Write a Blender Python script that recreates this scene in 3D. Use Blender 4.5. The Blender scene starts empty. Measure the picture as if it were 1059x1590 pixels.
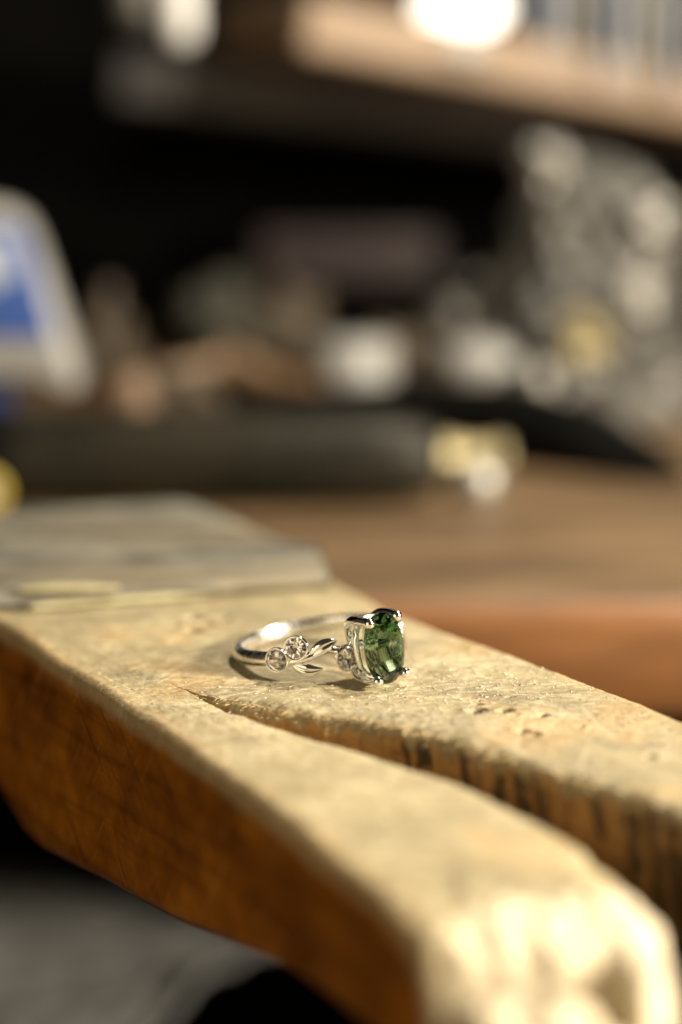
import bpy, bmesh, math, random
import numpy as np
from mathutils import Vector, Matrix, noise as mnoise

random.seed(7)
RNG = np.random.default_rng(11)
S = 0.001                      # everything below is written in millimetres
sc = bpy.context.scene
COL = sc.collection

# ------------------------------------------------------------------ camera
PITCH, CAM_H = math.radians(11.5), 58.0
cam_d = bpy.data.cameras.new('camera')
cam = bpy.data.objects.new('camera', cam_d); COL.objects.link(cam)
cam.location = (0, 0, CAM_H*S)
cam.rotation_euler = (math.pi/2-PITCH, 0, 0)
cam_d.sensor_fit = 'VERTICAL'; cam_d.sensor_height = 23.5; cam_d.sensor_width = 15.66
cam_d.lens = 40.7
cam_d.clip_start = 0.005; cam_d.clip_end = 20
cam_d.dof.use_dof = True; cam_d.dof.focus_distance = 0.1945; cam_d.dof.aperture_fstop = 4.2
sc.camera = cam

# ------------------------------------------------------------------ world: a dim warm workshop
w = bpy.data.worlds.new('World'); sc.world = w; w.use_nodes = True
bg = w.node_tree.nodes['Background']
bg.inputs[0].default_value = (1.0, 0.84, 0.66, 1); bg.inputs[1].default_value = 0.04

# ------------------------------------------------------------------ lamps
def area_lamp(name, loc, target, size, power, color):
    d = bpy.data.lights.new(name, 'AREA'); d.shape = 'DISK'; d.size = size*S; d.energy = power; d.color = color
    o = bpy.data.objects.new(name, d); COL.objects.link(o)
    o.location = Vector(loc)*S
    o.rotation_euler = (Vector(target)-Vector(loc)).to_track_quat('-Z', 'Y').to_euler()
    return o
area_lamp('bench_lamp_light', (365, 55, 140), (0, 190, 0), 44, 5.7, (1.0, 0.88, 0.70))
area_lamp('ceiling_lamp_light', (170, 350, 430), (0, 200, 0), 46, 2.9, (1.0, 0.90, 0.74))
area_lamp('added_fill_light', (-330, -190, 90), (0, 190, -10), 420, .85, (1.0, 0.78, 0.52))  # unseen soft fill, added to brighten the silver and the pin's left side

sc.view_settings.view_transform = 'Standard'; sc.view_settings.look = 'None'
sc.view_settings.exposure = 0; sc.view_settings.gamma = 1
sc.render.engine = 'CYCLES'
cy = sc.cycles
cy.max_bounces = 20; cy.transmission_bounces = 18; cy.glossy_bounces = 8; cy.diffuse_bounces = 4
cy.caustics_reflective = True; cy.caustics_refractive = True; cy.blur_glossy = 0.6
cy.sample_clamp_indirect = 6.0
cy.use_denoising = True
cy.use_adaptive_sampling = True; cy.adaptive_threshold = 0.004

# ------------------------------------------------------------------ places: where the photo's points lie in the world
FPX = 2757.0
def ray(px, py):
    dx, dy = (px-529.5)/FPX, (795-py)/FPX
    c, s = math.cos(PITCH), math.sin(PITCH)
    return Vector((dx, c+dy*s, -s+dy*c))
def on_z(px, py, z=0.0):
    r = ray(px, py); t = (z-CAM_H)/r.z
    return Vector((0, 0, CAM_H))+r*t
def on_y(px, py, y):
    r = ray(px, py); return Vector((0, 0, CAM_H))+r*(y/r.y)

# ------------------------------------------------------------------ helpers
def tag(o, label=None, cat=None, group=None, kind=None):
    if label: o['label'] = label
    if cat: o['category'] = cat
    if group: o['group'] = group
    if kind: o['kind'] = kind
    return o
def empty(name, loc, label, cat, group=None):
    o = bpy.data.objects.new(name, None); COL.objects.link(o); o.empty_display_size = 0.005
    o.location = Vector(loc)*S
    o['org'] = [float(v) for v in loc]
    return tag(o, label, cat, group)
def org_of(o):
    while o is not None:
        if 'org' in o: return np.array(o['org'][:])
        o = o.parent
    return np.zeros(3)
def mesh(name, V, F, mats, parent=None, smooth=True, midx=None, attrs=None, local=False, org=None):
    V = np.asarray(V, float)
    if parent is not None and not local: V = V-org_of(parent)
    if org is not None: V = V-np.array(org)
    me = bpy.data.meshes.new(name)
    me.from_pydata((V*S).tolist(), [], [tuple(map(int, f)) for f in F]); 
    for m in (mats if isinstance(mats, (list, tuple)) else [mats]): me.materials.append(m)
    if smooth: me.polygons.foreach_set('use_smooth', [True]*len(me.polygons))
    if midx is not None: me.polygons.foreach_set('material_index', np.asarray(midx, np.int32))
    if attrs:
        for k, a in attrs.items():
            at = me.attributes.new(k, 'FLOAT', 'POINT'); at.data.foreach_set('value', np.asarray(a, np.float32))
    me.update()
    o = bpy.data.objects.new(name, me); COL.objects.link(o)
    if parent is not None: o.parent = parent
    if org is not None: o.location = Vector(org)*S
    return o
def from_bm(name, bm, mats, parent=None, smooth=True, local=False, org=None):
    bm.verts.index_update()
    V = [v.co[:] for v in bm.verts]; F = [[v.index for v in f.verts] for f in bm.faces]
    bm.free()
    return mesh(name, V, F, mats, parent, smooth, local=local, org=org)
def frame_of(t, up=Vector((0, 0, 1))):
    t = t.normalized()
    if abs(t.dot(up)) > 0.95: up = Vector((1, 0, 0))
    a = t.cross(up).normalized(); return a, a.cross(t).normalized()
def tube(path, radii, n=16, flat=1.0, cap=True, steps=6):
    """a round bar along a smooth path; flat squeezes the second cross axis"""
    P = [Vector(p) for p in path]; R = list(radii)
    if steps > 1:
        Q, T = [], []
        for i in range(len(P)-1):
            p0, p1, p2, p3 = P[max(i-1, 0)], P[i], P[i+1], P[min(i+2, len(P)-1)]
            for k in range(steps):
                t = k/steps
                Q.append(0.5*((2*p1)+(p2-p0)*t+(2*p0-5*p1+4*p2-p3)*t*t+(3*p1-p0-3*p2+p3)*t**3))
                T.append(R[i]*(1-t)+R[i+1]*t)
        Q.append(P[-1]); T.append(R[-1]); P, R = Q, T
    V, F = [], []
    for i, p in enumerate(P):
        t = P[min(i+1, len(P)-1)]-P[max(i-1, 0)]
        a, b = frame_of(t)
        for k in range(n):
            an = 2*math.pi*k/n
            V.append(p+(a*math.cos(an)+b*math.sin(an)*flat)*R[i])
    for i in range(len(P)-1):
        for k in range(n):
            k2 = (k+1) % n
            F.append((i*n+k, i*n+k2, (i+1)*n+k2, (i+1)*n+k))
    if cap:
        F.append(tuple(range(n))[::-1]); F.append(tuple((len(P)-1)*n+k for k in range(n)))
    return [v[:] for v in V], F
def lathe(profile, n=32, axis=Vector((0, 0, 1)), origin=Vector((0, 0, 0)), closed=False):
    """profile of (radius, height) turned round axis"""
    a, b = frame_of(axis); ax = axis.normalized()
    V, F = [], []
    for r, h in profile:
        for k in range(n):
            an = 2*math.pi*k/n
            V.append((origin+ax*h+(a*math.cos(an)+b*math.sin(an))*r)[:])
    m = len(profile)
    for i in range(m-1 if not closed else m):
        j = (i+1) % m
        for k in range(n):
            k2 = (k+1) % n
            F.append((i*n+k, j*n+k, j*n+k2, i*n+k2))
    if not closed:
        F.append(tuple(range(n))); F.append(tuple((m-1)*n+k for k in range(n))[::-1])
    return V, F
def box(c, size, bevel=0.5, rot=None, seg=3):
    bm = bmesh.new(); bmesh.ops.create_cube(bm, size=1)
    bmesh.ops.scale(bm, vec=size, verts=bm.verts)
    if bevel: bmesh.ops.bevel(bm, geom=list(bm.edges), offset=bevel, segments=seg, affect='EDGES', profile=0.6)
    if rot is not None: bmesh.ops.transform(bm, matrix=rot.to_4x4(), verts=bm.verts)
    bmesh.ops.translate(bm, vec=Vector(c), verts=bm.verts)
    return bm
def ball(c, r, seg=24, squash=(1, 1, 1), rough=0.0, seed=0):
    bm = bmesh.new(); bmesh.ops.create_uvsphere(bm, u_segments=seg, v_segments=seg//2, radius=1)
    for v in bm.verts:
        k = 1+rough*mnoise.noise(v.co*1.7+Vector((seed, seed*1.3, 0)))
        v.co = Vector((v.co.x*squash[0], v.co.y*squash[1], v.co.z*squash[2]))*r*k+Vector(c)
    return bm
def hull(pts):
    bm = bmesh.new()
    for p in pts: bm.verts.new(p)
    r = bmesh.ops.convex_hull(bm, input=bm.verts)
    dead = [g for g in r['geom_interior']+r['geom_unused'] if isinstance(g, bmesh.types.BMVert)]
    if dead: bmesh.ops.delete(bm, geom=list(set(dead)), context='VERTS')
    bmesh.ops.recalc_face_normals(bm, faces=bm.faces)
    return bm
def join(*parts):
    V, F = [], []
    for v, f in parts:
        n = len(V); V += list(v); F += [tuple(i+n for i in q) for q in f]
    return V, F

def _h(ix, iy, seed):
    n = (ix.astype(np.int64)*374761393+iy.astype(np.int64)*668265263+seed*974711) & 0xffffffff
    n = ((n ^ (n >> 13))*1274126177) & 0xffffffff
    return ((n ^ (n >> 16)) & 0xffff)/32767.5-1
def vn(x, y, seed=0):
    x = np.asarray(x, float); y = np.asarray(y, float)
    ix, iy = np.floor(x), np.floor(y); fx, fy = x-ix, y-iy
    fx, fy = fx*fx*(3-2*fx), fy*fy*(3-2*fy)
    a, b = _h(ix, iy, seed), _h(ix+1, iy, seed); c, d = _h(ix, iy+1, seed), _h(ix+1, iy+1, seed)
    return (a*(1-fx)+b*fx)*(1-fy)+(c*(1-fx)+d*fx)*fy
def fbm(x, y, seed=0, o=4):
    r = 0; k = 1
    for i in range(o): r = r+vn(x*2**i, y*2**i, seed+i*17)*k; k *= .5
    return r
def sstep(a, b, x):
    t = np.clip((np.asarray(x, float)-a)/(b-a), 0, 1); return t*t*(3-2*t)

# ------------------------------------------------------------------ materials
class NT:
    def __init__(s, name):
        s.m = bpy.data.materials.new(name); s.m.use_nodes = True; s.t = s.m.node_tree; s.n = s.t.nodes
        s.b = s.n['Principled BSDF']; s.out = s.n['Material Output']
    def link(s, a, b): s.t.links.new(a, b)
    def node(s, kind, **kw):
        n = s.n.new(kind)
        for k, v in kw.items(): setattr(n, k, v)
        return n
    def coord(s, scale=(1, 1, 1), rot=(0, 0, 0)):
        tc = s.node('ShaderNodeTexCoord'); mp = s.node('ShaderNodeMapping')
        mp.inputs['Scale'].default_value = scale; mp.inputs['Rotation'].default_value = rot
        s.link(tc.outputs['Object'], mp.inputs['Vector']); return mp.outputs['Vector']
    def noise(s, vec, scale, detail=4, rough=.55, dist=0):
        n = s.node('ShaderNodeTexNoise'); n.inputs['Scale'].default_value = scale; n.inputs['Detail'].default_value = detail
        n.inputs['Roughness'].default_value = rough; n.inputs['Distortion'].default_value = dist
        s.link(vec, n.inputs['Vector']); return n.outputs['Fac']
    def ramp(s, fac, stops):
        r = s.node('ShaderNodeValToRGB'); e = r.color_ramp.elements
        while len(e) < len(stops): e.new(.5)
        for el, (p, c) in zip(e, stops):
            el.position = p; el.color = (c[0], c[1], c[2], 1) if isinstance(c, (tuple, list)) else (c, c, c, 1)
        s.link(fac, r.inputs[0]); return r.outputs[0]
    def mix(s, fac, a, b, mode='MIX'):
        m = s.node('ShaderNodeMix', data_type='RGBA', blend_type=mode)
        for sock, v in ((m.inputs[0], fac), (m.inputs[6], a), (m.inputs[7], b)):
            if hasattr(v, 'links') or hasattr(v, 'is_output'): s.link(v, sock)
            elif isinstance(v, (tuple, list)): sock.default_value = (*v[:3], 1)
            else: sock.default_value = v
        return m.outputs[2]
    def math(s, op, a, b=0.0):
        m = s.node('ShaderNodeMath', operation=op)
        for sock, v in ((m.inputs[0], a), (m.inputs[1], b)):
            if hasattr(v, 'is_output'): s.link(v, sock)
            else: sock.default_value = v
        return m.outputs[0]
    def attr(s, name):
        a = s.node('ShaderNodeAttribute'); a.attribute_name = name; return a.outputs['Fac']
    def bump(s, h, strength, dist):
        b = s.node('ShaderNodeBump'); b.inputs['Strength'].default_value = strength; b.inputs['Distance'].default_value = dist
        s.link(h, b.inputs['Height']); s.link(b.outputs[0], s.b.inputs['Normal'])
    def set(s, **kw):
        for k, v in kw.items():
            i = s.b.inputs[k.replace('_', ' ')]
            if hasattr(v, 'is_output'): s.link(v, i)
            elif isinstance(v, (tuple, list)): i.default_value = (*v[:3], 1)
            else: i.default_value = v
        return s

def mottled(name, c1, c2, scale=120, rough=.5, metallic=0.0, bump=.0, stretch=(1, 1, 1), spec=.5):
    t = NT(name); v = t.coord(stretch); n = t.noise(v, scale, 5)
    t.set(Base_Color=t.ramp(n, [(.3, c1), (.7, c2)]), Metallic=metallic, Specular_IOR_Level=spec)
    t.set(Roughness=t.ramp(t.noise(v, scale*2.3, 3), [(.3, max(rough-.08, .02)), (.7, min(rough+.08, 1))]))
    if bump: t.bump(n, bump, .0006)
    return t.m

def mat_pin():
    t = NT('worn_pin_wood'); v = t.coord()
    grime, scr, dirt_shade = t.attr('grime'), t.attr('scratch'), t.attr('dirt_shade')
    along = t.coord((1, 1, 1), (0, 0, math.radians(58)))
    st = t.node('ShaderNodeMapping'); st.inputs['Scale'].default_value = (.10, 1, 1); t.link(along, st.inputs['Vector'])
    grain = t.noise(st.outputs[0], 520, 5, .6, .4)
    big = t.noise(t.coord((.55, 1, 1), (0, 0, .3)), 105, 6, .68, .6)
    fine = t.noise(v, 900, 5, .65)
    clean = t.ramp(grain, [(.25, (.36, .20, .065)), (.75, (.58, .37, .15))])
    greyed = t.ramp(big, [(.28, (.165, .136, .070)), (.5, (.315, .262, .140)), (.72, (.50, .42, .238))])
    greyed = t.mix(t.ramp(fine, [(.35, 0.0), (.75, .5)]), greyed, (.50, .45, .31))
    stain = t.ramp(t.noise(v, 110, 6, .6), [(.25, (.10, .028, .001)), (.55, (.29, .100, .006)), (.8, (.48, .195, .016))])
    def marks(rot, scale, a, b):
        m = t.node('ShaderNodeMapping'); m.inputs['Rotation'].default_value = (0, rot, 0); t.link(along, m.inputs['Vector'])
        m2 = t.node('ShaderNodeMapping'); m2.inputs['Scale'].default_value = (.05, 1, 1); t.link(m.outputs[0], m2.inputs['Vector'])
        return t.ramp(t.noise(m2.outputs[0], scale, 2, .5), [(a, 0.0), (b, 1.0)])
    stain = t.mix(t.math('MULTIPLY', marks(.9, 1500, .60, .72), .5), stain, (.46, .19, .04))
    stain = t.mix(t.math('MULTIPLY', marks(-.75, 1300, .60, .72), .6), stain, (.05, .014, .002))
    stain = t.mix(t.math('MULTIPLY', marks(.06, 420, .50, .66), .55), stain, (.07, .020, .003))
    side = t.mix(t.attr('outer'), clean, stain)
    greyed = t.mix(t.math('MULTIPLY', marks(.02, 520, .50, .62), .35), greyed, (.17, .145, .085))
    greyed = t.mix(t.math('MULTIPLY', t.ramp(t.noise(v, 170, 5, .7, .8), [(.54, 0.0), (.66, 1.0)]), .45), greyed, (.16, .150, .105))
    c = t.mix(grime, side, greyed)
    c = t.mix(t.math('MULTIPLY', scr, .45), c, (.70, .61, .43))
    c = t.mix(dirt_shade, c, (.075, .055, .030))  # slot grime, darker holes, and shade painted into the tip cuts
    t.set(Base_Color=c, Roughness=t.ramp(fine, [(.3, .42), (.7, .62)]), Specular_IOR_Level=t.math('SUBTRACT', .4, t.math('MULTIPLY', t.attr('outer'), .3)))
    h1 = t.noise(t.coord((.06, 1, 1), (0, 0, .25)), 2600, 3, .6)
    h2 = t.noise(t.coord((.06, 1, 1), (0, 0, -.6)), 2100, 3, .6)
    h3 = t.noise(t.coord((.06, 1, 1), (0, 0, 1.0)), 2300, 3, .6)
    hh = t.math('ADD', t.math('ADD', h1, h2), t.math('ADD', h3, t.math('MULTIPLY', fine, 1.2)))
    t.bump(hh, .55, .00028)
    return t.m
def mat_silver(name='polished_silver', col=(.97, .955, .93), rough=.15):
    t = NT(name); v = t.coord(); n = t.noise(v, 1500, 3)
    t.set(Base_Color=col, Metallic=1.0, Roughness=t.ramp(n, [(.3, rough*.7), (.7, rough*1.5)]))
    if rough < .2: t.bump(t.noise(v, 900, 2), .12, .00012)
    return t.m
def mat_glass(name, ior, dens, col, tint=(1, 1, 1)):
    t = NT(name); t.n.remove(t.b)
    g = t.node('ShaderNodeBsdfGlass'); g.inputs['IOR'].default_value = ior; g.inputs['Roughness'].default_value = 0.0
    g.inputs['Color'].default_value = (*tint, 1)
    t.link(g.outputs[0], t.out.inputs['Surface'])
    if dens:
        a = t.node('ShaderNodeVolumeAbsorption'); a.inputs['Density'].default_value = dens; a.inputs['Color'].default_value = (*col, 1)
        t.link(a.outputs[0], t.out.inputs['Volume'])
    return t.m
def mat_glow(name, col, strength):
    t = NT(name); t.set(Base_Color=(.9, .9, .9), Emission_Color=col, Emission_Strength=strength, Roughness=.5); return t.m

def mat_plate():
    t = NT('worn_plate'); v = t.coord((.35, 1, 1)); n = t.noise(v, 130, 5, .65, .5); n2 = t.noise(v, 60, 3)
    c = t.ramp(n, [(.30, (.035, .034, .030)), (.46, (.11, .105, .085)), (.60, (.25, .24, .19)), (.75, (.36, .335, .24))])
    t.set(Base_Color=t.mix(t.ramp(n2, [(.42, 0.0), (.62, .7)]), c, (.17, .135, .08)), Roughness=.65, Metallic=.1)
    t.bump(n, .4, .0008); return t.m
M = dict(
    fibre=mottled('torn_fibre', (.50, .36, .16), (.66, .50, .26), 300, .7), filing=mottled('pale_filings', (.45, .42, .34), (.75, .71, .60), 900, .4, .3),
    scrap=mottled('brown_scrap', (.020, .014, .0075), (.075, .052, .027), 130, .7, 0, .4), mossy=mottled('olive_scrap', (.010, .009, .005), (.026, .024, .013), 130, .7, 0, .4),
    rail=mottled('dim_rail', (.11, .105, .105), (.17, .165, .163), 30, .6),
    porcelain=mottled('white_porcelain', (.80, .80, .78), (.86, .86, .84), 30, .3),
    pin=mat_pin(), silver=mat_silver('polished_silver', rough=.11), satin=mat_silver('satin_silver', rough=.23),
    gem=mat_glass('green_tourmaline', 1.63, 500.0, (.42, .61, .36)),
    diamond=mat_glass('clear_diamond', 2.4, 0, (1, 1, 1)),
    steel=mat_plate(),
    bench=mottled('bench_wood', (.060, .035, .016), (.235, .150, .076), 62, .5, 0, .15, (.3, 1, 1)),
    bench_edge=mottled('bench_edge_wood', (.060, .022, .006), (.27, .115, .034), 95, .5, 0, .1, (.22, 1, 1)),
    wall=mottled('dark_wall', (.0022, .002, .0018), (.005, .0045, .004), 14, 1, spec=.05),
    floor=mottled('dark_floor', (.010, .009, .008), (.02, .018, .015), 8, .9),
    leather=mottled('grey_leather', (.10, .10, .097), (.16, .16, .153), 32, .85, 0, .3),
    black=mottled('black_rubber', (.0015, .0015, .0013), (.004, .0038, .0032), 90, .8, spec=.06),
    olive=mottled('olive_black_grip', (.003, .0026, .0014), (.020, .017, .0085), 60, .5, spec=.25),
    brass=mottled('old_brass', (.30, .25, .13), (.42, .36, .20), 90, .5, .6),
    bright=mat_silver('bright_steel', (.36, .35, .32), .45),
    white=mottled('white_plastic', (.27, .265, .25), (.38, .375, .355), 40, .4),
    blue=mottled('blue_plastic', (.025, .065, .26), (.05, .11, .34), 40, .4),
    paleblue=mottled('pale_blue_print', (.30, .36, .48), (.44, .48, .56), 60, .5),
    darkblue=mottled('dark_blue_plastic', (.012, .025, .09), (.02, .04, .14), 40, .4),
    yellow=mottled('yellow_plastic', (.36, .26, .015), (.50, .38, .04), 60, .4),
    tan=mottled('tan_shelf_wood', (.27, .185, .115), (.39, .275, .185), 18, .55, 0, .1, (.2, 1, 1)),
    lightwood=mottled('handle_wood', (.10, .058, .026), (.18, .105, .05), 50, .5, 0, .1, (.3, 1, 1)),
    pink=mottled('pinkish_rubber', (.15, .095, .06), (.22, .145, .095), 60, .6),
    purple=mottled('dull_plum_box', (.045, .030, .032), (.065, .045, .046), 30, .6),
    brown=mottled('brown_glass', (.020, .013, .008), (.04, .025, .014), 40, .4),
    grey=mottled('grey_metal', (.030, .029, .026), (.19, .182, .162), 34, .40, .35, .3),
    wax=mottled('yellow_wax', (.34, .30, .16), (.46, .42, .25), 120, .5),
)

# ================================================================== SETTING
tag(mesh('floor', [(-2500, -1200, -720), (2500, -1200, -720), (2500, 1200, -720), (-2500, 1200, -720)], [(0, 1, 2, 3)], M['floor'], smooth=False), kind='structure')
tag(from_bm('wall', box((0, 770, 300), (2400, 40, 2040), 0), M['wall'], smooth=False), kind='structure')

# workbench: a thick board whose front edge runs behind the pin
BZ = -14.0
wb = empty('workbench', (0, 500, -720), 'brown wooden workbench top with an orange brown front edge behind the pin', 'workbench')
def bench_top():
    nx, ny = 120, 30
    xs = np.linspace(-420, 420, nx)
    front = 281+0.00006*xs**2*1.2-xs*0.012+vn(xs*.02, xs*0, 3)*1.0
    V, F = [], []
    prof = [(7.0, -21.0), (1.0, -20), (0, -17.5), (0, -12), (0, -4), (.8, -1.6), (2.4, -.4), (5, 0)]
    rows = [(front+o, np.full(nx, BZ+z)) for o, z in prof]
    for t in np.linspace(0.03, 1, ny):
        y = front+5+(748-front-5)*t
        rows.append((y, BZ+fbm(xs*.03, y*.03, 5)*.25))
    for y, z in rows: V += list(zip(xs, y, z))
    n = len(rows)
    for i in range(n-1):
        for k in range(nx-1): F.append((i*nx+k, i*nx+k+1, (i+1)*nx+k+1, (i+1)*nx+k))
    V += list(zip(xs, np.full(nx, 748.0), np.full(nx, BZ-21.0)))
    for k in range(nx-1):
        F.append(((n-1)*nx+k, (n-1)*nx+k+1, n*nx+k+1, n*nx+k)); F.append((n*nx+k, n*nx+k+1, k+1, k))
    mi = [1 if f[0]//nx < 6 and f[0] < 6*nx else 0 for f in F]
    return V, F, mi
V, F, mi = bench_top()
mesh('bench_top', V, F, [M['bench'], M['bench_edge']], wb, midx=mi)
for x in (-390, 390):
    for y in (330, 710):
        from_bm('leg', box((x, y, (-720+BZ-21)/2), (50, 50, 720+BZ-21), 2), M['bench'], wb)

# grey leather catch skin hanging under the pin
def skin():
    nx, ny = 70, 60
    a0, a1 = on_z(-420, 1318, -118), on_z(470, 1390, -118)
    b0, b1 = on_z(-420, 2100, -118), on_z(215, 1640, -118)
    V, F = [], []
    for j in range(ny):
        for i in range(nx):
            s, t = i/(nx-1), j/(ny-1)
            p = (a0*(1-s)+a1*s)*(1-t)+(b0*(1-s)+b1*s)*t
            p.z += 5*math.sin(s*5+t*2)*1.0+3.5*float(fbm(s*5, t*5, 9, 3))-10*(1-math.sin(math.pi*min(max(t, 0), 1)))*.4
            V.append(p[:])
    for j in range(ny-1):
        for i in range(nx-1): F.append((j*nx+i, j*nx+i+1, (j+1)*nx+i+1, (j+1)*nx+i))
    return V, F
V, F = skin()
o = mesh('leather_apron', V, F, M['leather'])
tag(o, 'soft grey leather apron slung in the dark under the bench pin', 'apron')
md = o.modifiers.new('thick', 'SOLIDIFY'); md.thickness = .0015

# ================================================================== BENCH PIN
P0 = Vector((-18.5, 174.0, 0)); A = Vector((0.53, -0.848, 0)); B = Vector((0.848, 0.53, 0))
def uv_of(px, py, z=0):
    d = on_z(px, py, z)-P0; return d.dot(A), d.dot(B)
def edge(pts, pre=(), post=()):
    q = list(pre)+sorted(uv_of(*p) for p in pts)+list(post)
    q = np.array(q); 
    return lambda u: np.interp(u, q[:, 0], q[:, 1])
def smooth1(f, u, k=1.2):
    return (f(u-k)+2*f(u-k/2)+3*f(u)+2*f(u+k/2)+f(u+k))/9
U0, U1 = -78.0, 72.5
fL = edge([(0, 968), (100, 1033), (250, 1133), (440, 1272), (600, 1392), (690, 1466)], pre=[(-90, .5)], post=[(62, -6.0), (67, -6.6), (70, -6.0), (71.5, -4.8), (72.5, -3.2)])
fSL = edge([(290, 1077), (350, 1089), (400, 1107), (500, 1134), (600, 1160), (700, 1192), (800, 1236), (900, 1290), (980, 1352)], post=[(58, 15.4), (64, 12.4), (68, 8.8), (71, 4.2), (72.5, 1.0)])
fSR = edge([(290, 1077), (350, 1085), (450, 1105), (560, 1114), (640, 1128), (760, 1165), (900, 1205), (1059, 1262)], post=[(64, 31.5), (90, 34)])
fR = edge([(520, 900), (640, 960), (760, 1003), (900, 1052), (1059, 1112)], pre=[(-90, 49)], post=[(70, 46), (90, 44)])
UA = uv_of(290, 1077)[0]
fZB = lambda u: np.interp(u, [-80, -60, -50, -43, -35, 0, 28, 50, 72], [-18, -20, -24.3, -26.5, -26.4, -21.2, -15.2, -13.2, -12.4])
us = np.unique(np.round(np.concatenate([np.arange(U0, -24, .45), np.arange(-24, 34, .2), np.arange(34, U1+.01, .4)]), 3))
NU = len(us)
# scratches: thin scored lines, deepest where the work happens
SCR = []
for i in range(1200):
    dense = random.random() < .75
    cu, cv = (random.gauss(0, 16), random.uniform(0, 47)) if dense else (random.uniform(-60, 60), random.uniform(0, 47))
    wang = random.gauss(.25, .55) if random.random() < .8 else random.uniform(0, math.pi)   # heading in the room
    d = Vector((math.cos(wang), math.sin(wang), 0)); du, dv = d.dot(A), d.dot(B)
    L = random.choice((1.2, 2, 3, 5, 9)) * random.uniform(.6, 1.4)
    SCR.append((cu, cv, du, dv, L, random.uniform(.07, .15), random.uniform(.015, .06)))
HOLES = [(740, 1106, .78, 1.0), (786, 1107, .62, 2.2), (844, 1113, .42, 2.0), (812, 1136, .60, 2.2), (832, 1139, .50, 2.0), (742, 1096, .42, .8), (741, 1091, .3, .8),
         (801, 1113, .28, 1.2), (757, 1107, .25, 1.0), (803, 1096, .25, .8), (830, 1088, .25, .7), (792, 1084, .35, .5),
         (300, 960, .9, 1.6), (318, 968, 1.0, 1.8), (300, 978, .8, 1.5), (345, 958, .7, 1.3), (275, 972, .6, 1.2), (902, 1128, .3, .6), (917, 1133, .3, .7), (1010, 1175, .5, .8)]
HOLES = [(*uv_of(x, y), r*1.2, d) for x, y, r, d in HOLES]
def top_height(U, V):
    z = fbm(U*.07, V*.07, 21, 3)*.28+fbm(U*.45, V*.45, 31, 3)*.06+fbm(U*1.6, V*1.6, 37, 2)*.022
    s = np.zeros_like(z); h = np.zeros_like(z)
    for cu, cv, du, dv, L, wd, dp in SCR:
        r = L/2+.6
        i0, i1 = np.searchsorted(us, cu-r), np.searchsorted(us, cu+r)
        if i1 <= i0: continue
        x, y = U[i0:i1]-cu, V[i0:i1]-cv
        al = x*du+y*dv; ac = -x*dv+y*du+.06*L*(al/L)**2
        k = np.exp(-(ac/wd)**2)*np.clip((L/2-np.abs(al))/.5+.3, 0, 1)
        z[i0:i1] -= k*dp; z[i0:i1] += np.exp(-((ac-1.9*wd)/wd)**2)*np.clip((L/2-np.abs(al))/.5, 0, 1)*dp*.35
        s[i0:i1] = np.maximum(s[i0:i1], k*min(1, dp/.05))
    for cu, cv, r, dp in HOLES:
        d = np.hypot(U-cu, V-cv)+fbm(U*1.3, V*1.3, 41, 2)*.12
        k = 1-sstep(r*.72, r*1.12, d)
        z -= k*dp; z += np.exp(-((d-r*1.35)/.25)**2)*.07
        h = np.maximum(h, k)
    return z, s, h
TIPCUTS = [([uv_of(640, 1486, -1.5), uv_of(730, 1504, -2.2), uv_of(830, 1512, -2.8), uv_of(905, 1528, -3.5)], 1.7, 5.5, 1.0),
           ([uv_of(945, 1552, -5), uv_of(965, 1660, -8)], 1.5, 4.5, .35)]
# chipped facets of the broken end: (px, py, fall along the tine, fall across it)
FACETS = [(690, 1395, -.16, .10, .1), (800, 1395, -.10, .02, .0), (930, 1400, -.10, -.20, -.2), (1010, 1440, -.20, -.24, -.3), (760, 1530, -.50, .28, -1.6), (880, 1545, -.62, -.05, -2.0), (1000, 1520, -.75, -.5, -2.0)]
FACETS = [(*uv_of(x, y, -1.5), a, b, c) for x, y, a, b, c in FACETS]
def tip_shape(U, V):
    """the filed end of the front tine: rounded over, with one cross cut"""
    d = -0.0060*np.clip(U-48, 0, None)**2
    for fu, fv, a, b, c in FACETS:
        pl = c+a*(U-fu)+b*(V-fv)+.25*fbm(U*.5, V*.5, 91, 2)
        d = np.where(U > 47, np.minimum(d, pl), d)
    d -= .012*np.clip(U-58, 0, None)*np.clip(np.abs(V-4)-4, 0, None)**1.2
    k = sstep(50, 56, U)*(.35*np.abs(vn(U*.33, V*.33, 93))+.15*vn(U*.9, V*.7, 94)); d -= 2.4*k
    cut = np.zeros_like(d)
    cut = np.maximum(cut, .55*sstep(53, 58, U)*sstep(.16, .03, np.abs(vn(U*.33, V*.33, 93)))*sstep(.0, .4, vn(U*.2+9, V*.2, 95)+.2))  # crease shade painted in as dark lines between facets
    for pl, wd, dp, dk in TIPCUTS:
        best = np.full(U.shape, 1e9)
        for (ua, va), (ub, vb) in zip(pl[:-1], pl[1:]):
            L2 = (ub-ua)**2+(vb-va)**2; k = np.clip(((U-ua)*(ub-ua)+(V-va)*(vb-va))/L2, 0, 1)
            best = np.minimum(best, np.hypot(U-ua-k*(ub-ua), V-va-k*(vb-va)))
        k = np.exp(-(best/wd)**2); d -= dp*k; cut = np.maximum(cut, k**2*dk)  # shade inside the cuts is painted as dark colour
    return d, cut
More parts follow.
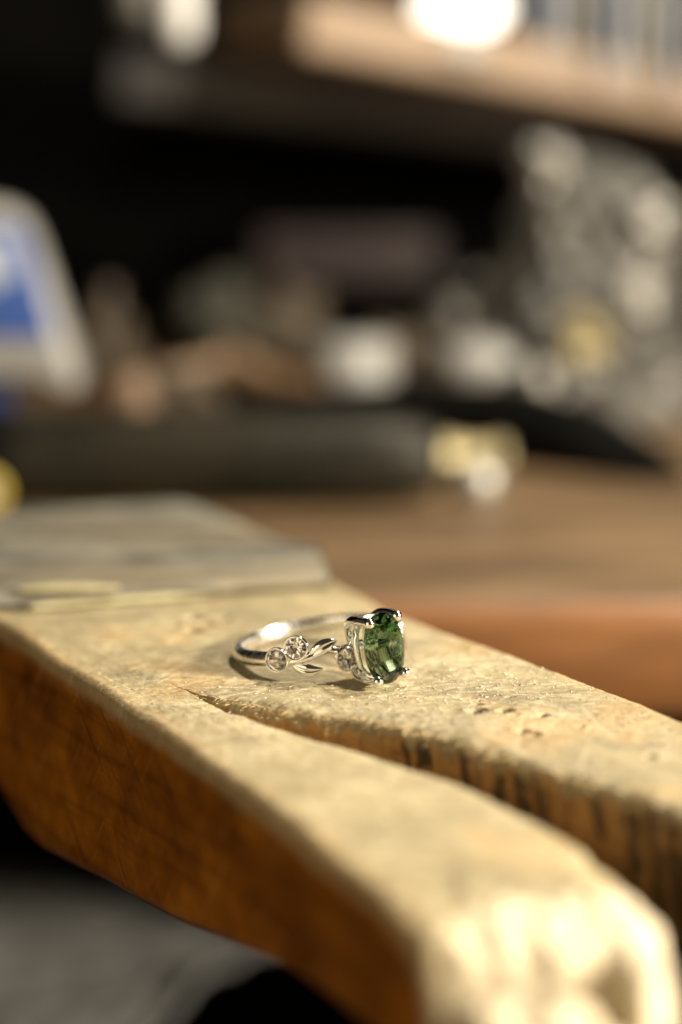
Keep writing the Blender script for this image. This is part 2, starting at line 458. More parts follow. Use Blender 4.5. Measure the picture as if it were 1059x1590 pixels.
def pin_strip(f0, f1, r0, r1, wall0, wall1, n=104, tipfn=None, outer0=0, outer1=0):
    """one tine as a closed loop section swept along u: left wall, top, right wall, underside"""
    v0, v1 = smooth1(f0, us, 5), smooth1(f1, us, 5)
    gap = np.clip((smooth1(fSR, us)-smooth1(fSL, us))/1.2, 0, 1)
    one = np.ones(NU); R0 = r0*(gap if wall0 == 'slot' else one)+1e-4; R1 = r1*(gap if wall1 == 'slot' else one)+1e-4
    if wall0 == 'slot': R0 = R0*(1+.25*vn(us*.5, us*0, 61)+.6*vn(us*2.2, us*0, 62))
    if wall1 == 'slot': R1 = R1*(1+.4*vn(us*.5, us*0, 63))
    t = np.linspace(0, 1, n)
    T = .5-.5*np.cos(np.pi*t); T = .55*t+.45*T
    U = np.repeat(us[:, None], n, 1); V = v0[:, None]+(v1-v0)[:, None]*T
    z, s, h = top_height(U, V)
    if tipfn:
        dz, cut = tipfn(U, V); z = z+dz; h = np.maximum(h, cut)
    dl, dr = V-v0[:, None], v1[:, None]-V
    for d, R in ((dl, R0[:, None]), (dr, R1[:, None])):
        k = np.clip(1-d/R, 0, 1); z = z-R*(1-np.sqrt(np.clip(1-k**2, 0, 1)))
    if wall0 == 'slot': z = z-(gap[:, None])*.5*np.exp(-dl/.9)*(1+.8*vn(U*1.1, V*0, 65))
    if wall0 == 'slot':
        nt = np.clip(vn(U*.9+.5*vn(U*.2, V*0, 70), V*0, 71)*.75+.40*vn(U*2.3, V*0, 72), 0, 1); z = z-gap[:, None]*nt*1.5*np.exp(-(dl/.55)**2)
    if wall1 == 'slot': z = z-(gap[:, None])*1.25*np.exp(-dr/2.6)
    zb = fZB(us)
    nw = 26
    def wall(vv, ztop, kind, sgn):
        q = np.linspace(0, 1, nw+1)[1:]
        Z = ztop[:, None]+(zb-ztop)[:, None]*q[None]
        Uw = np.repeat(us[:, None], nw, 1); depth = ztop[:, None]-Z
        Vw = np.repeat(vv[:, None], nw, 1)
        if kind == 'slot':
            g = (.75*np.maximum(vn(Uw*.9+.5*vn(Uw*.2, depth*.3, 70), depth*.10, 71), -.35)+.40*vn(Uw*2.3, depth*.16, 72)+.15*vn(Uw*2.0, depth*2.0, 69))*sstep(0, 1.0, depth)*gap[:, None]
            dirt_shade = np.clip(sstep(.0, .55, vn(Uw*.75, depth*.09, 73)+.55*vn(Uw*2.4, depth*.12, 74)+.45*vn(Uw*.8, depth*.55, 76)+.12)*sstep(6, 14, Uw)+.25*sstep(4, 9, depth), 0, 1)*.92  # grime streaks, growing darker with depth
            Vw = Vw+sgn*(-g-.12*depth*gap[:, None])
            gr = .30*(1-sstep(.2, 1.4, depth)); ou = np.zeros_like(Z)
        else:
            Vw = Vw+sgn*(fbm(Uw*.06, depth*.06, 75, 3)*.35)
            dirt_shade = np.zeros_like(Z); gr = .5*(1-sstep(.2, 1.3, depth+vn(Uw*.4, depth*.3, 77)*.8)); ou = np.ones_like(Z)*sstep(.1, 1.3, depth)
            rr = np.clip((depth-((ztop-zb)[:, None]-2.2))/2.2, 0, 1); Vw = Vw-sgn*2.2*(1-np.sqrt(1-rr**2*.999))
        return Uw, Vw, Z, gr, dirt_shade, ou
    L = wall(v0, z[:, 0], wall0, -1); Rr = wall(v1, z[:, -1], wall1, 1)
    grT = np.clip(.93-.6*sstep(.35, 1, fbm(U*.09, V*.09, 81, 3))*.6-.85*sstep(57, 62, U+2*vn(V*.3, U*.2, 83))*(1 if tipfn else 0), 0, 1)
    for d, kind in ((dl, wall0), (dr, wall1)):
        if kind != 'slot': grT = grT*(.62+.38*sstep(0, 3.0, d+vn(U*.4, V*.4, 84)))
    if tipfn: s = np.maximum(s, 2.1*sstep(51.5, 55.5, U+2.5*vn(V*.25, U*.15, 83)))
    rev = lambda a: a[:, ::-1]
    cat = lambda i, top: np.concatenate([rev(L[i]), top, Rr[i]], 1)
    UU, VV, ZZ = cat(0, U), cat(1, V), cat(2, z)
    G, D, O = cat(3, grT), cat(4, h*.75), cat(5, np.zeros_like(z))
    SS = np.concatenate([np.zeros_like(L[0]), s, np.zeros_like(Rr[0])], 1)
    m = UU.shape[1]
    X = P0.x+UU*A.x+VV*B.x; Y = P0.y+UU*A.y+VV*B.y
    pts = np.stack([X, Y, ZZ], -1).reshape(-1, 3)
    i, k = np.meshgrid(np.arange(NU-1), np.arange(m), indexing='ij'); k2 = (k+1) % m
    q = np.stack([i*m+k, (i+1)*m+k, (i+1)*m+k2, i*m+k2], -1)
    keep = np.ones((NU-1, m), bool)
    un = us[:-1] < UA-1.5
    if wall0 == 'slot': keep[un, :nw] = False
    if wall1 == 'slot': keep[un, nw+n-1:m-1] = False
    F = q[keep].tolist()
    F.append(list(range(m))); F.append(list(range((NU-1)*m, NU*m))[::-1])
    return pts, F, dict(grime=G.ravel(), scratch=SS.ravel(), dirt_shade=D.ravel(), outer=O.ravel())
pin = empty('bench_pin', (-18.5, 174, -20), 'worn wooden bench pin with a split slot, scratched grey top and filed pale tip', 'bench pin')
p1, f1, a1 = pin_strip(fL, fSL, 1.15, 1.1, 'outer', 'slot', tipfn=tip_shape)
p2, f2, a2 = pin_strip(fSR, fR, .5, 1.4, 'slot', 'outer')
n1 = len(p1)
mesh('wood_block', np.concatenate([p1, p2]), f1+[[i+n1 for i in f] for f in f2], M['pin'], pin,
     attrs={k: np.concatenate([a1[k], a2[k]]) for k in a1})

# steel plate screwed over the root of the pin
plate = empty('steel_plate', (-40, 240, 0), 'scuffed grey steel plate lying across the root of the bench pin', 'steel plate')
def plate_mesh():
    fl, fr = on_z(-260, 962, .4), on_z(515, 911, .4)
    nx, V, F = 90, [], []
    prof = [(0.5, 0), (0, .3), (.1, 1.0), (.7, 1.6), (2.0, 1.9)]+[(2.0+(15.5-2.0)*k/14, 2.0) for k in range(1, 15)]+[(18, 1.7), (18.3, 1.2), (18.3, 0)]
    for i in range(nx):
        t = i/(nx-1); b = fl*(1-t)+fr*t
        depth = 1+2.2*sstep(1.0, .60, t)
        for o, z in prof:
            y = b.y+o*depth+.4*float(vn(np.array(t*20.), np.array(0.), 3)); x = b.x-.12*o
            V.append((x, y, .35+z+(.12*float(fbm(np.array(x*.2), np.array(y*.4), 6, 3)) if z > 1.95 else 0)))
    m = len(prof)
    for i in range(nx-1):
        for k in range(m):
            k2 = (k+1) % m; F.append((i*m+k, i*m+k2, (i+1)*m+k2, (i+1)*m+k))
    F.append(tuple(range(m))); F.append(tuple((nx-1)*m+k for k in range(m))[::-1])
    return V, F
V, F = plate_mesh(); mesh('plate', V, F, M['steel'], plate)
# a rubbed streak of yellow wax along the plate's foot
def wax_bar(pts, r):
    return tube([on_z(x, y, .5)[:] for x, y in pts], r, 10, .45, steps=8)
V, F = wax_bar([(45, 944), (110, 937), (200, 931), (300, 922), (370, 915)], [.5, 1.1, .9, 1.0, .4])
tag(mesh('wax_strip', V, F, M['wax']), 'long smear of pale yellow wax along the front edge of the steel plate', 'wax')
p = on_z(100, 914, 2.4)
V, F = tube([(p.x-6, p.y-.6, 2.35), (p.x-2, p.y, 2.5), (p.x+3, p.y+.4, 2.5), (p.x+7, p.y+.9, 2.35)], [.5, 1.2, 1.1, .4], 10, .4)
tag(mesh('wax_chip', V, F, M['wax']), 'short flat chip of yellow wax on top of the steel plate', 'wax')

# ================================================================== RING
TH, TAU = math.radians(37), math.radians(8.4)
ring_c = Vector((-3.05, 198.6, 2.50))
ring = empty('ring', ring_c, 'silver ring with an oval green gemstone lying on its side on the bench pin', 'ring')
xw = Vector((math.sin(TH)*math.cos(TAU), -math.cos(TH)*math.cos(TAU), math.sin(TAU)))
yw = Vector((math.cos(TH), math.sin(TH), 0)); zw = xw.cross(yw)
ROLL = math.radians(4.5)
yw, zw = yw*math.cos(ROLL)+zw*math.sin(ROLL), zw*math.cos(ROLL)-yw*math.sin(ROLL)
ring.matrix_world = Matrix.Translation(ring_c*S) @ Matrix((xw, yw, zw)).transposed().to_4x4()
def rp(phi, r, z): return Vector((r*math.cos(phi), r*math.sin(phi), z))
R = math.radians
def loc(name, VF, mat, parent=None, smooth=True): return mesh(name, VF[0], VF[1], mat, parent or ring, smooth, local=True)
# shank: a D section, open at the front where the flowers take over
def shank():
    a0, a1, n = R(58), R(302), 120
    V, F = [], []
    prof = []
    for k in range(14):
        an = math.pi*k/13-math.pi/2
        prof.append((math.cos(an), math.sin(an)))       # domed outside
    prof += [(-.35+.0*k, s) for k, s in ((0, .82), (1, .3), (2, -.3), (3, -.82))]
    m = len(prof)
    for i in range(n+1):
        ph = a0+(a1-a0)*i/n
        e = min(i, n-i)/n
        wd = .95-.22*math.exp(-e*16); th = .95-.15*math.exp(-e*16)
        for x, z in prof: V.append(rp(ph, 8.72+x*th, z*wd)[:])
    for i in range(n):
        for k in range(m):
            k2 = (k+1) % m; F.append((i*m+k, (i+1)*m+k, (i+1)*m+k2, i*m+k2))
    F.append(tuple(range(m))); F.append(tuple(n*m+k for k in range(m))[::-1])
    return V, F
loc('band', shank(), M['satin'])
def lobe(p, d, r, h):                                    # a rounded bezel cup facing d
    prof = [(.0001, -h*.9), (r*.55, -h*.85), (r*.86, -h*.55), (r*1.0, 0), (r*1.02, h*.35), (r*1.0, h*.52), (r*.96, h*.57), (r*.885, h*.53), (r*.85, h*.40), (r*.78, -h*.1), (.0001, -h*.7)]
    return lathe(prof, 36, d, p)
def brilliant(p, d, r):
    a, b = frame_of(d); d = d.normalized(); pts = []
    for k in range(16):
        an = 2*math.pi*k/16; e = a*math.cos(an)+b*math.sin(an)
        pts += [p+e*r+d*.02*r, p+e*r-d*.04*r]
        if k % 2 == 0: pts.append(p+e*r*.56+d*.22*r)
        if k % 2 == 1: pts.append(p+e*r*.80+d*.135*r)
        if k % 2 == 1: pts.append(p+e*r*.52-d*.44*r)
    pts.append(p-d*.86*r)
    return hull(pts)
def leaf(a, mid, b, wid, out):
    """a pointed marquise with a sunk vein; out is the face direction"""
    a, b, mid, out = Vector(a), Vector(b), Vector(mid), Vector(out).normalized()
    n, m = 24, 13
    V, F = [], []
    for s in (0, 1):
        for i in range(n+1):
            t = i/n
            c = a*(1-t)**2+mid*2*t*(1-t)+b*t*t
            tg = ((mid-a)*(1-t)+(b-mid)*t).normalized(); sd = out.cross(tg).normalized()
            ww = wid*(math.sin(math.pi*t**.9)**.85 if 0 < t < 1 else 0)+.02
            for k in range(m):
                x = -1+2*k/(m-1)
                z = (.42*(1-abs(x)**2.2)-.30*math.exp(-(x/.16)**2))*ww*.9+.05 if s == 0 else -.40*(1-x*x)*ww-.05
                V.append((c+sd*x*ww+out*z)[:])
    off = (n+1)*m
    for i in range(n):
        for k in range(m-1):
            q = (i*m+k, i*m+k+1, (i+1)*m+k+1, (i+1)*m+k)
            F.append(q); F.append(tuple(off+j for j in q[::-1]))
        for k in (0, m-1):
            q = (i*m+k, (i+1)*m+k, off+(i+1)*m+k, off+i*m+k); F.append(q if k == 0 else q[::-1])
    return V, F
for sg in (-1, 1):                                        # -1 is the side towards the camera, 1 the same turned about the stone
    f = lambda psi, r, z: rp(sg*R(psi), r, -sg*z)
    outw = lambda psi, up=0.0: (Vector((math.cos(R(psi)), sg*math.sin(R(psi)), -sg*up))).normalized()
    for psi, z, r, rad in ((61.5, .12, 9.55, 1.42), (47.0, 1.32, 9.8, 1.40), (15.5, -.85, 9.75, 1.38)):
        d = outw(psi, .05); p = f(psi, rad and r, z)
        bz = loc('bezel', lobe(p, d, rad, .95), M['silver'])
        from_bm('diamond', brilliant(p+d*.34, d, rad*.862), M['diamond'], bz, smooth=False, local=True)
    loc('leaf', leaf(f(41, 9.5, -.1), f(28.5, 9.9, 1.3), f(20.0, 9.7, 1.35), .80, outw(30, .15)), M['silver'])
    loc('leaf', leaf(f(52.5, 9.45, -.45), f(43, 9.9, -1.8), f(32.0, 9.7, -1.40), .74, outw(44, -.1)), M['silver'])
    loc('stem', tube([f(62, 8.9, .1)[:], f(55, 9.2, -.25)[:], f(47, 9.25, -.2)[:], f(38, 9.25, .1)[:], f(28, 9.2, .45)[:], f(20, 9.15, .2)[:], f(12, 8.9, -.1)[:], f(4, 8.7, 0)[:]],
                     [.6, .58, .55, .52, .46, .46, .5, .5], 14), M['silver'])
    g = ball(f(52.3, 9.75, .2), .34, 16); from_bm('grain', g, M['silver'], ring, local=True)
# oval stone
GX = 13.15
def gem():
    pts = []
    ay, az = 2.75, 4.0
    def el(k, n, s, x, off=0):
        an = 2*math.pi*(k+off)/n; c, q = math.cos(an), math.sin(an)
        e = 2/2.12
        return Vector((x, s*ay*math.copysign(abs(c)**e, c), s*az*math.copysign(abs(q)**e, q)))
    for k in range(20):
        pts += [el(k, 20, 1, GX+.10), el(k, 20, 1, GX-.12)]
    def st(k, n, sy, sz, x, off=0):
        p = el(k, n, 1, x, off); return Vector((x, p.y*sy, p.z*sz))
    for k in range(10):
        pts += [st(k, 10, .60, .74, GX+.95, 0), st(k, 10, .84, .90, GX+.55, .5)]
    for k in range(8): pts.append(st(k, 8, .60, .86, GX-1.75, .5))
    for k in range(4): pts.append(st(k, 4, .30, .62, GX-2.75, .5))
    pts += [Vector((GX-3.3, 0, -1.6)), Vector((GX-3.3, 0, 1.6))]
    return hull(pts)
from_bm('gemstone', gem(), M['gem'], ring, smooth=False, local=True)
for sy in (-1, 1):
    for sz in (-1, 1):
        V1 = tube([(8.55, sy*1.0, 0), (8.75, sy*1.25, sz*1.5), (9.25, sy*1.6, sz*2.6), (10.4, sy*1.95, sz*3.28), (11.9, sy*2.08, sz*3.45), (13.3, sy*2.02, sz*3.34), (13.7, sy*1.92, sz*3.22)],
                  [.46, .50, .54, .56, .53, .48, .44], 16)
        b = ball((13.66, sy*1.92, sz*3.24), .62, 18)
        b.verts.index_update(); V2 = ([v.co[:] for v in b.verts], [[v.index for v in q.verts] for q in b.faces]); b.free()
        pr = loc('prong', V1, M['silver'])
        loc('claw_tip', V2, M['silver'], pr)
gr = [(10.9, 2.15*math.copysign(abs(math.cos(a))**.8, math.cos(a)), 3.3*math.copysign(abs(math.sin(a))**.8, math.sin(a))) for a in [2*math.pi*k/40 for k in range(41)]]
loc('gallery_rail', tube(gr, [.36]*41, 12, 1, steps=1), M['satin'])
loc('setting_bridge', tube([rp(R(-17), 8.75, 0)[:], (8.75, -1.2, 0), (8.6, 0, 0), (8.75, 1.2, 0), rp(R(17), 8.75, 0)[:]], [.5, .55, .6, .55, .5], 14), M['silver'])

bpy.context.view_layer.update()
pin_top = {}
for q in (p1, p2):
    for x, y, z in q[q[:, 2] > -1.5].tolist():
        k = (round(x/.4), round(y/.4)); pin_top[k] = max(z, pin_top.get(k, -9))
gap = 99
for o in ring.children_recursive:
    for v in o.data.vertices:
        q = (ring.matrix_world @ v.co)/S; gap = min(gap, q.z-pin_top.get((round(q.x/.4), round(q.y/.4)), -99))
ring.location.z -= (gap+.02)*S                            # settle it on the wood

# torn wood fibres along the lip of the slot, and metal filings on the worked top
def hairs(pts, name, mat, parent, n=4):
    parts = []
    for path, r in pts: parts.append(tube(path, r, n, 1, steps=1))
    V, F = join(*parts); o = mesh(name, V, F, mat, parent); o['kind'] = 'stuff'; return o
def pz(x, y): return pin_top.get((round(x/.4), round(y/.4)), 0.0)
fib = []
for i in range(420):
    u = random.uniform(UA+.5, 36); v = float(fSR(u))+random.uniform(-.15, .5)
    q = P0+A*u+B*v; z = pz(q.x, q.y); L = random.uniform(.3, 1.1)
    d = Vector((random.gauss(-.3, .6), random.gauss(-.4, .5), random.uniform(-.3, .35)))
    e = Vector((random.gauss(0, .4), random.gauss(0, .4), random.uniform(-.5, .2)))
    a = Vector((q.x, q.y, z-.05)); b = a+d*L*.5; c = b+(d+e)*L*.5
    r = random.uniform(.018, .045); fib.append(((a[:], b[:], c[:]), (r, r*.9, r*.4)))
hairs(fib, 'wood_fibres', M['fibre'], pin)
fil = []
for i in range(1500):
    u, v = random.uniform(-32, 40), random.uniform(2, 46)
    if random.random() < .5: u, v = random.gauss(8, 12), random.gauss(30, 9)
    if fSL(u)-.8 < v < fSR(u)+.8 or v > fR(u)-1 or v < fL(u)+1: continue
    q = P0+A*u+B*v; z = pz(q.x, q.y); an = random.uniform(0, math.pi); L = random.choice((.12, .18, .25, .5))*random.uniform(.6, 1.3)
    dx, dy = math.cos(an)*L/2, math.sin(an)*L/2; r = random.uniform(.03, .07); 
    fil.append((((q.x-dx, q.y-dy, z+.02), (q.x, q.y, z+.05), (q.x+dx, q.y+dy, z+.02)), (r*.6, r, r*.5)))
o = hairs(fil, 'metal_filings', M['filing'], None); o['label'] = 'fine pale filings and dust scattered over the scratched pin top'

# ================================================================== THINGS ON THE BENCH BEHIND
def rest(px, py, r=0): return on_z(px, py, BZ+r)
# thick dark tool handle lying across the bench
y0 = 362
hd = empty('tool_handle', (0, y0, BZ), 'thick olive black tool handle lying across the bench behind the pin', 'tool handle')
xl, xr = on_y(-160, 700, y0).x, on_y(690, 715, y0).x
pr = [(.01, 0), (6.9, 0), (8.8, 1.2), (9.3, 4), (9.5, 30), (9.6, 70), (9.4, 95), (8.6, xr-xl-9), (7.2, xr-xl-3), (5.6, xr-xl-.5), (.01, xr-xl)]
V, F = lathe(pr, 40, Vector((1, 0.02, -.0)), Vector((xl, y0, BZ+9.6))); mesh('grip', V, F, M['olive'], hd)
V, F = lathe([(9.4, 0), (9.95, .6), (9.95, 5), (9.4, 5.6)], 40, Vector((1, .02, 0)), Vector((xl+18, y0, BZ+9.6)), closed=True); mesh('grip_ring', V, F, M['black'], hd)
p = rest(738, 776)
V, F = lathe([(.01, 0), (5.2, 0), (5.8, .6), (5.9, 6.5), (5.0, 7.6), (3.0, 8.2), (.01, 8.3)], 24, Vector((0, 0, 1)), p)
tag(mesh('steel_nut', V, F, M['bright']), 'small shiny steel nut standing at the right end of the olive handle', 'nut')
q = on_y(650, 682, 392); q2 = on_y(790, 684, 392)
V, F = lathe([(.01, 0), (4.2, 0), (4.6, .6), (4.6, 8), (3.6, 9), (3.6, 17), (4.1, 17.6), (4.1, 19.6), (.01, 20)], 28, Vector((1, .1, 0)), Vector((q.x, q.y, BZ+4.6)))
tag(mesh('brass_fitting', V, F, M['brass']), 'dull brass fitting lying behind the steel nut under the black bar', 'fitting')
# curved black pliers arm
arm = empty('pliers', (20, 410, BZ), 'long curved black pliers arm reaching down to the bench at the right', 'pliers')
pa = [on_y(300, 640, 430), on_y(470, 640, 428), on_y(640, 640, 424), on_y(790, 655, 415), on_y(910, 690, 402), on_y(1000, 730, 394), on_y(1052, 752, 388)]
V, F = tube([v[:] for v in pa], [5, 6.2, 7.6, 9.6, 9.0, 7.0, 4.6], 20, .95); mesh('handle', V, F, M['black'], arm)
pb = [on_y(560, 690, 432), on_y(700, 705, 424), on_y(800, 715, 414), on_y(880, 722, 408)]
V, F = tube([v[:] for v in pb], [5, 5.6, 5.8, 3.8], 18); mesh('handle', V, F, M['black'], arm)
# blue panel in a white frame leaning at the left edge
bx = empty('frame_box', on_y(20, 630, 400), 'white framed blue plastic case leaning at the left edge of the bench', 'case')
def slab(outline, y, thick, name, mat, bev=1.2):
    bm = bmesh.new()
    pts = [on_y(px, py, y) for px, py in outline]
    vs = [bm.verts.new(q) for q in pts]; fc = bm.faces.new(vs)
    r = bmesh.ops.extrude_face_region(bm, geom=[fc]); up = [g for g in r['geom'] if isinstance(g, bmesh.types.BMVert)]
    bmesh.ops.translate(bm, vec=(0, thick, 0), verts=up)
    bmesh.ops.recalc_face_normals(bm, faces=bm.faces)
    bmesh.ops.bevel(bm, geom=list(bm.edges), offset=bev, segments=3, affect='EDGES', profile=.5)
    return from_bm(name, bm, mat, bx)
slab([(-180, 320), (-20, 315), (26, 333), (46, 372), (120, 590), (112, 614), (92, 610), (60, 590), (-230, 590)], 398, 14, 'frame', M['white'], 2.0)
slab([(-140, 360), (18, 348), (40, 370), (82, 526), (-190, 524)], 396.8, 2, 'panel', M['blue'], .4)
slab([(-140, 375), (8, 372), (26, 425), (-16, 450), (-160, 430)], 396.2, 1, 'print_patch', M['paleblue'], .2)
slab([(-230, 597), (8, 600), (14, 640), (-230, 640)], 399, 12, 'foot', M['darkblue'], .8)
# yellow cap at the left border
p = rest(-25, 796)
yc = empty('yellow_cap', p, 'round yellow plastic cap with a white middle cut off by the left border', 'cap')
ax = Vector((.35, -1, .05))
V, F = lathe([(.01, -3), (4.0, -3), (4.4, -2.2), (4.4, 2.4), (3.9, 3), (2.4, 3), (2.2, 2.4), (.01, 2.4)], 28, ax, p+Vector((0, 0, 4.4))); mesh('cap_body', V, F, M['yellow'], yc)
V, F = lathe([(.01, 2.45), (2.0, 2.45), (1.7, 3.2), (.01, 3.4)], 20, ax, p+Vector((0, 0, 4.4))); mesh('cap_centre', V, F, M['white'], yc)
# wooden odds and ends
def wood_stick(name, pts, rad, y, mat, label, cat, group=None):
    V, F = tube([on_y(px, py, yy)[:] for (px, py), yy in zip(pts, y)], rad, 18)
    return tag(mesh(name, V, F, mat), label, cat, group)
wood_stick('wooden_handle', [(120, 640), (200, 605), (270, 585), (345, 560)], [2.8, 4.4, 3.6, 2.2], [420, 424, 430, 436], M['lightwood'], 'pale wooden handle lying beside the white framed case', 'handle')
wood_stick('wooden_handle', [(335, 545), (380, 570), (430, 590), (500, 600)], [2.6, 4.0, 3.4, 2.2], [452, 452, 450, 446], M['lightwood'], 'brown wooden handle lying left of the round white lid', 'handle')
from_bm('rubber_wheel', ball(on_y(206, 622, 412), 4.8, 20, (1, .8, 1.3)), M['pink'])
tag(bpy.data.objects['rubber_wheel'], 'pinkish rubber knob in front of the pale wooden handle', 'rubber knob')
def bottle(px, pbase, ptop, y, rad, mat, label):
    a, b = on_y(px, pbase, y), on_y(px, ptop, y); h = b.z-a.z
    V, F = lathe([(.01, 0), (rad*.9, 0), (rad, 1), (rad, h*.62), (rad*.8, h*.72), (rad*.42, h*.8), (rad*.42, h*.97), (rad*.36, h), (.01, h)], 28, Vector((0, 0, 1)), a)
    return tag(mesh('bottle', V, F, mat), label, 'bottle')
bz = lambda px, y: 795-FPX*math.tan(math.atan2(BZ-CAM_H, y)+PITCH)
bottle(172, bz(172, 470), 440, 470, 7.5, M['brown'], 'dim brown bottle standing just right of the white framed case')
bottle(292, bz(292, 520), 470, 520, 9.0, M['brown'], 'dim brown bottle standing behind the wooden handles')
# leather scraps heaped in the gloom, each a rumpled lump resting on the bench
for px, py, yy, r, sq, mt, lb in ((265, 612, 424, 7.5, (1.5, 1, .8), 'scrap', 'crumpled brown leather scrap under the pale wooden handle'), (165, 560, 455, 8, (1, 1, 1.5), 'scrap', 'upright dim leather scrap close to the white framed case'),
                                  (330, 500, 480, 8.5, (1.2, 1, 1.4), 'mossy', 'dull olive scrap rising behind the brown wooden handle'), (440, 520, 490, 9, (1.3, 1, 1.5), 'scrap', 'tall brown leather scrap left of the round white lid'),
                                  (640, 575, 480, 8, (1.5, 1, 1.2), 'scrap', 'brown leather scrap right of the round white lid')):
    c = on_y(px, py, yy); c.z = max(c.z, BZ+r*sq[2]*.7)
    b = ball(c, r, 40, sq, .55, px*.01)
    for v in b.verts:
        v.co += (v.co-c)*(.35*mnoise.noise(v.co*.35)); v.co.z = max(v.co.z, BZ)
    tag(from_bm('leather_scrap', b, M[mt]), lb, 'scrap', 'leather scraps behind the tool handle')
# white lids and pale knobs
def lid(px, py, y, r, h, mat, label, name='lid', cat='lid'):
    c = on_y(px, py, y); base = BZ
    V, F = lathe([(.01, -h/2), (r*.92, -h/2), (r, -h*.4), (r, h*.3), (r*.9, h*.46), (r*.8, h/2), (.01, h/2)], 32, Vector((0, 0, 1)), c)
    return tag(mesh(name, V, F, mat), label, cat)
c = on_y(550, 600, 455)
V, F = lathe([(.01, BZ), (8, BZ), (8.5, BZ+1), (8.5, c.z-3), (.01, c.z-3)], 30, Vector((0, 0, 1)), Vector((c.x, c.y, 0)))
jar = empty('jar', (c.x, c.y, BZ), 'dark jar with a wide white lid behind the black pliers arm', 'jar')
mesh('jar_body', V, F, M['brown'], jar)
t1 = on_y(550, 528, 455).z; 
V, F = lathe([(.01, c.z-3), (9.6, c.z-3), (10.2, c.z-2), (10.2, t1-1.2), (9.0, t1), (.01, t1)], 32, Vector((0, 0, 1)), Vector((c.x, c.y, 0))); mesh('lid', V, F, M['white'], jar)
def knob(px, py, y, r, mat, label, name='polishing_mop', squash=(1, 1, 1)):
    c = on_y(px, py, y); h = c.z-BZ
    e = empty(name, (c.x, c.y, BZ), label, 'polishing mop', 'round headed tools among the clutter')
    from_bm('head', ball(c, r, 24, squash), mat, e)
    V, F = lathe([(.01, 0), (r*.8, 0), (r*.8, 1), (r*.3, 2), (r*.3, h), (.01, h)], 16, Vector((0, 0, 1)), Vector((c.x, c.y, BZ))); mesh('stem', V, F, M['grey'], e)
    return e
knob(745, 565, 462, 7.6, M['white'], 'wide whitish knob above the black pliers arm', squash=(1.35, 1, .85))
knob(835, 592, 450, 5.2, M['bright'], 'small shiny knob nearest the bend of the black pliers arm')
knob(700, 495, 485, 6.2, M['grey'], 'grey knob standing higher up at the left slope of the crumpled bag')
knob(735, 450, 500, 5.6, M['grey'], 'dull grey knob topmost at the left slope of the crumpled bag')
# crumpled silvery bag: a standing heap with deep folds
def bag():
    c = on_y(905, 470, 490); base = BZ
    nt, nh = 110, 80
    outl = [(720, 690), (640, 620), (690, 520), (755, 430), (800, 340), (790, 270), (850, 225)]
    V, F = [], []
    top = on_y(880, 238, 490).z; H = top-BZ
    for j in range(nh+1):
        t = j/nh
        for i in range(nt):
            an = 2*math.pi*i/nt; dx, dy = math.cos(an), math.sin(an)
            rx = np.interp(t, [0, .25, .5, .75, .92, 1], [33, 33, 27, 24, 17, 3]) if dx > 0 else np.interp(t, [0, .2, .4, .6, .8, .93, 1], [44, 42, 30, 21, 19, 13, 2])
            ry = np.interp(t, [0, .5, .9, 1], [26, 22, 13, 2])
            q = Vector((dx*1.6+c.x*.1, dy*1.6, t*3.4))
            k = 1+.20*abs(mnoise.noise(q*1.3))*1.6-.12+.16*mnoise.noise(q*3.1)+.08*mnoise.noise(q*7.3)
            V.append((c.x+dx*rx*k, c.y+dy*ry*k, BZ+t*H))
    for j in range(nh):
        for i in range(nt):
            i2 = (i+1) % nt; F.append((j*nt+i, j*nt+i2, (j+1)*nt+i2, (j+1)*nt+i))
    F.append(tuple(range(nt))[::-1]); F.append(tuple(nh*nt+i for i in range(nt)))
    return V, F
V, F = bag()
tag(mesh('crumpled_bag', V, F, M['grey']), 'heap of crumpled silvery grey packing standing at the right of the bench', 'bag')
# bright beads caught in its folds
for px, py, yy, r, mt, lb in ((850, 262, 470, 6.0, 'bright', 'shiny lump of scrap steel at the very top of the crumpled silvery heap'), (1012, 345, 468, 5.4, 'bright', 'shiny lump of scrap steel high on the right edge of the silvery heap'),
                              (985, 465, 462, 5.2, 'bright', 'shiny lump of scrap steel halfway down the right side of the silvery heap'), (912, 525, 458, 5.6, 'brass', 'golden lump of brass scrap low on the silvery heap'),
                              (868, 640, 452, 4.6, 'bright', 'shiny lump of scrap steel at the foot of the silvery heap')):
    tag(from_bm('metal_scrap', ball(on_y(px, py, yy), r, 32, (1, .8, 1.15), .75, px*.013), M[mt]), lb, 'metal scrap', 'metal scraps on the silvery heap')
# plum coloured drawer box in the dark
a, b = on_y(395, 430, 690), on_y(690, 358, 690)
db = empty('drawer_box', ((a.x+b.x)/2, 700, BZ), 'dull plum coloured box standing in the dark before the wall', 'box')
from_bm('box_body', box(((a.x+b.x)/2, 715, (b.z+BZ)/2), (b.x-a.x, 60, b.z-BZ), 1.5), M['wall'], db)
from_bm('box_front', box(((a.x+b.x)/2, 683.5, (a.z+b.z)/2), (b.x-a.x-6, 3, b.z-a.z), 1.0), M['purple'], db)

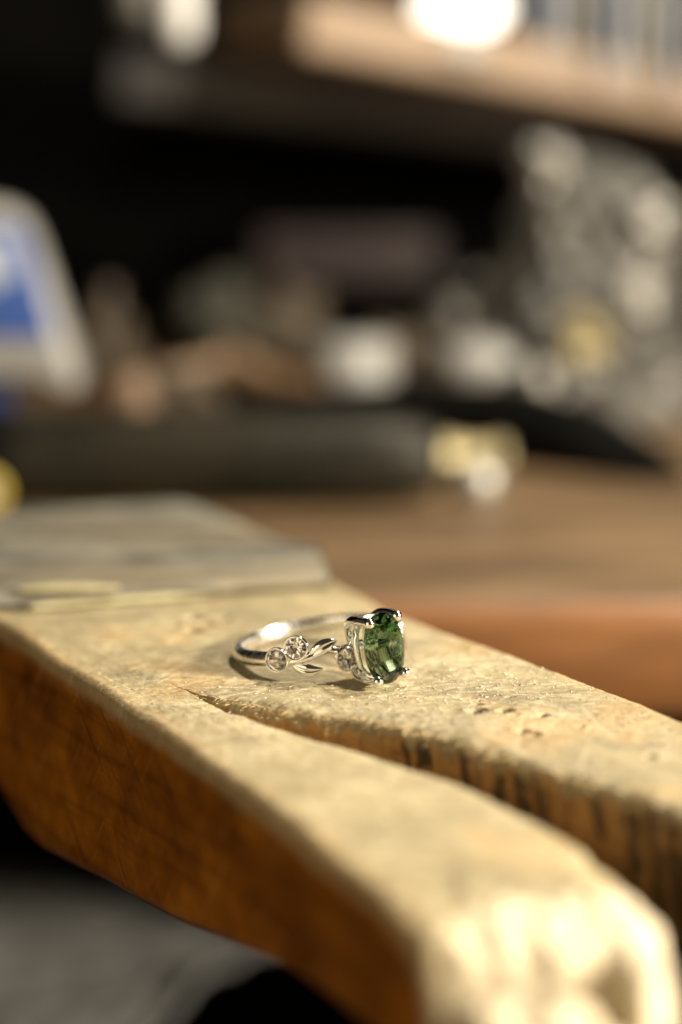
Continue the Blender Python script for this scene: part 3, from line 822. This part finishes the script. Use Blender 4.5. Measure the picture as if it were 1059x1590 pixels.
# ================================================================== SHELF ABOVE
la, lb_ = on_y(472, 34, 500), on_y(1130, 162, 545)
ang = math.atan2(lb_.z-la.z, lb_.x-la.x)
shelf = empty('shelf', (la.x, la.y, la.z), 'tan wooden shelf sloping down to the right across the top', 'shelf')
def plank(a, b, h, deep, name, mat, ov=0):
    d = (b-a); L = d.length+ov; mid = (a+b)/2+d.normalized()*ov/2
    dy = Vector((0, 1, 0)); x = d.normalized(); z = x.cross(dy).normalized(); y = z.cross(x)
    rot = Matrix((x, y, z)).transposed()
    return from_bm(name, box(mid+y*deep/2, (L, deep, h), 3.0, rot, 4), mat, shelf)
plank(la, lb_, 15.5, 97, 'board', M['tan'], 60)
r1, r2 = on_y(180, 120, 600), on_y(900, 200, 600)
rl = empty('rail', r1, 'dim grey rail running under the tan shelf', 'rail')
d = (r2-r1); x = d.normalized(); z = x.cross(Vector((0, 1, 0))).normalized(); y = z.cross(x)
from_bm('rail_bar', box((r1+r2)/2+y*75, (d.length, 150, 15), 2, Matrix((x, y, z)).transposed()), M['rail'], rl)
# bright lamp on the shelf
lc = on_y(718, 10, 520)
lamp = empty('lamp', lc-Vector((0, 0, 14)), 'glaring white lamp bulb on the tan shelf', 'lamp')
from_bm('bulb', ball(lc, 10.5, 28, (1.2, .8, .66)), mat_glow('lamp_glow', (1.0, .93, .80), 3.0), lamp)
V, F = lathe([(.01, -14), (9, -14), (9.5, -13), (6, -11), (5, -7), (.01, -7)], 24, Vector((0, 0, 1)), lc); mesh('socket', V, F, M['white'], lamp)
# pale cards standing right of the lamp
CARDS = ['pale blue card standing upright on the shelf right beside the glaring lamp', 'white card second from the lamp in the upright row', 'grey card third from the lamp in the upright row', 'pale blue card in the middle of the upright row', 'white card fifth from the lamp in the upright row', 'grey card sixth from the lamp in the upright row', 'pale blue card at the right border, farthest from the lamp']
for i in range(7):
    px = 850+i*34
    a = on_y(px, 100+ i*6, 528+i*2)
    tag(from_bm('card', box((a.x, a.y+12, a.z+20), (2.2+(i % 3)*.8, 30, 46), .4), [M['paleblue'], M['white'], M['grey']][i % 3]), CARDS[i], 'card', 'cards in a row on the shelf')
# white tubes hanging at top left
for px, pb, yy, r, lb2, mt in ((281, 70, 470, 4.3, 'bright white tube hanging into the top of the picture', 'porcelain'), (214, 40, 520, 6.0, 'dimmer greyish tube hanging left of the bright white one', 'grey')):
    a = on_y(px, pb, yy)
    V, F = lathe([(.01, 0), (r*.6, .4), (r*.92, 2.2), (r, 5), (r, 120), (.01, 121)], 26, Vector((0, 0, 1)), a)
    tag(mesh('hanging_tube', V, F, M[mt]), lb2, 'tube', 'tubes hanging above the bench')
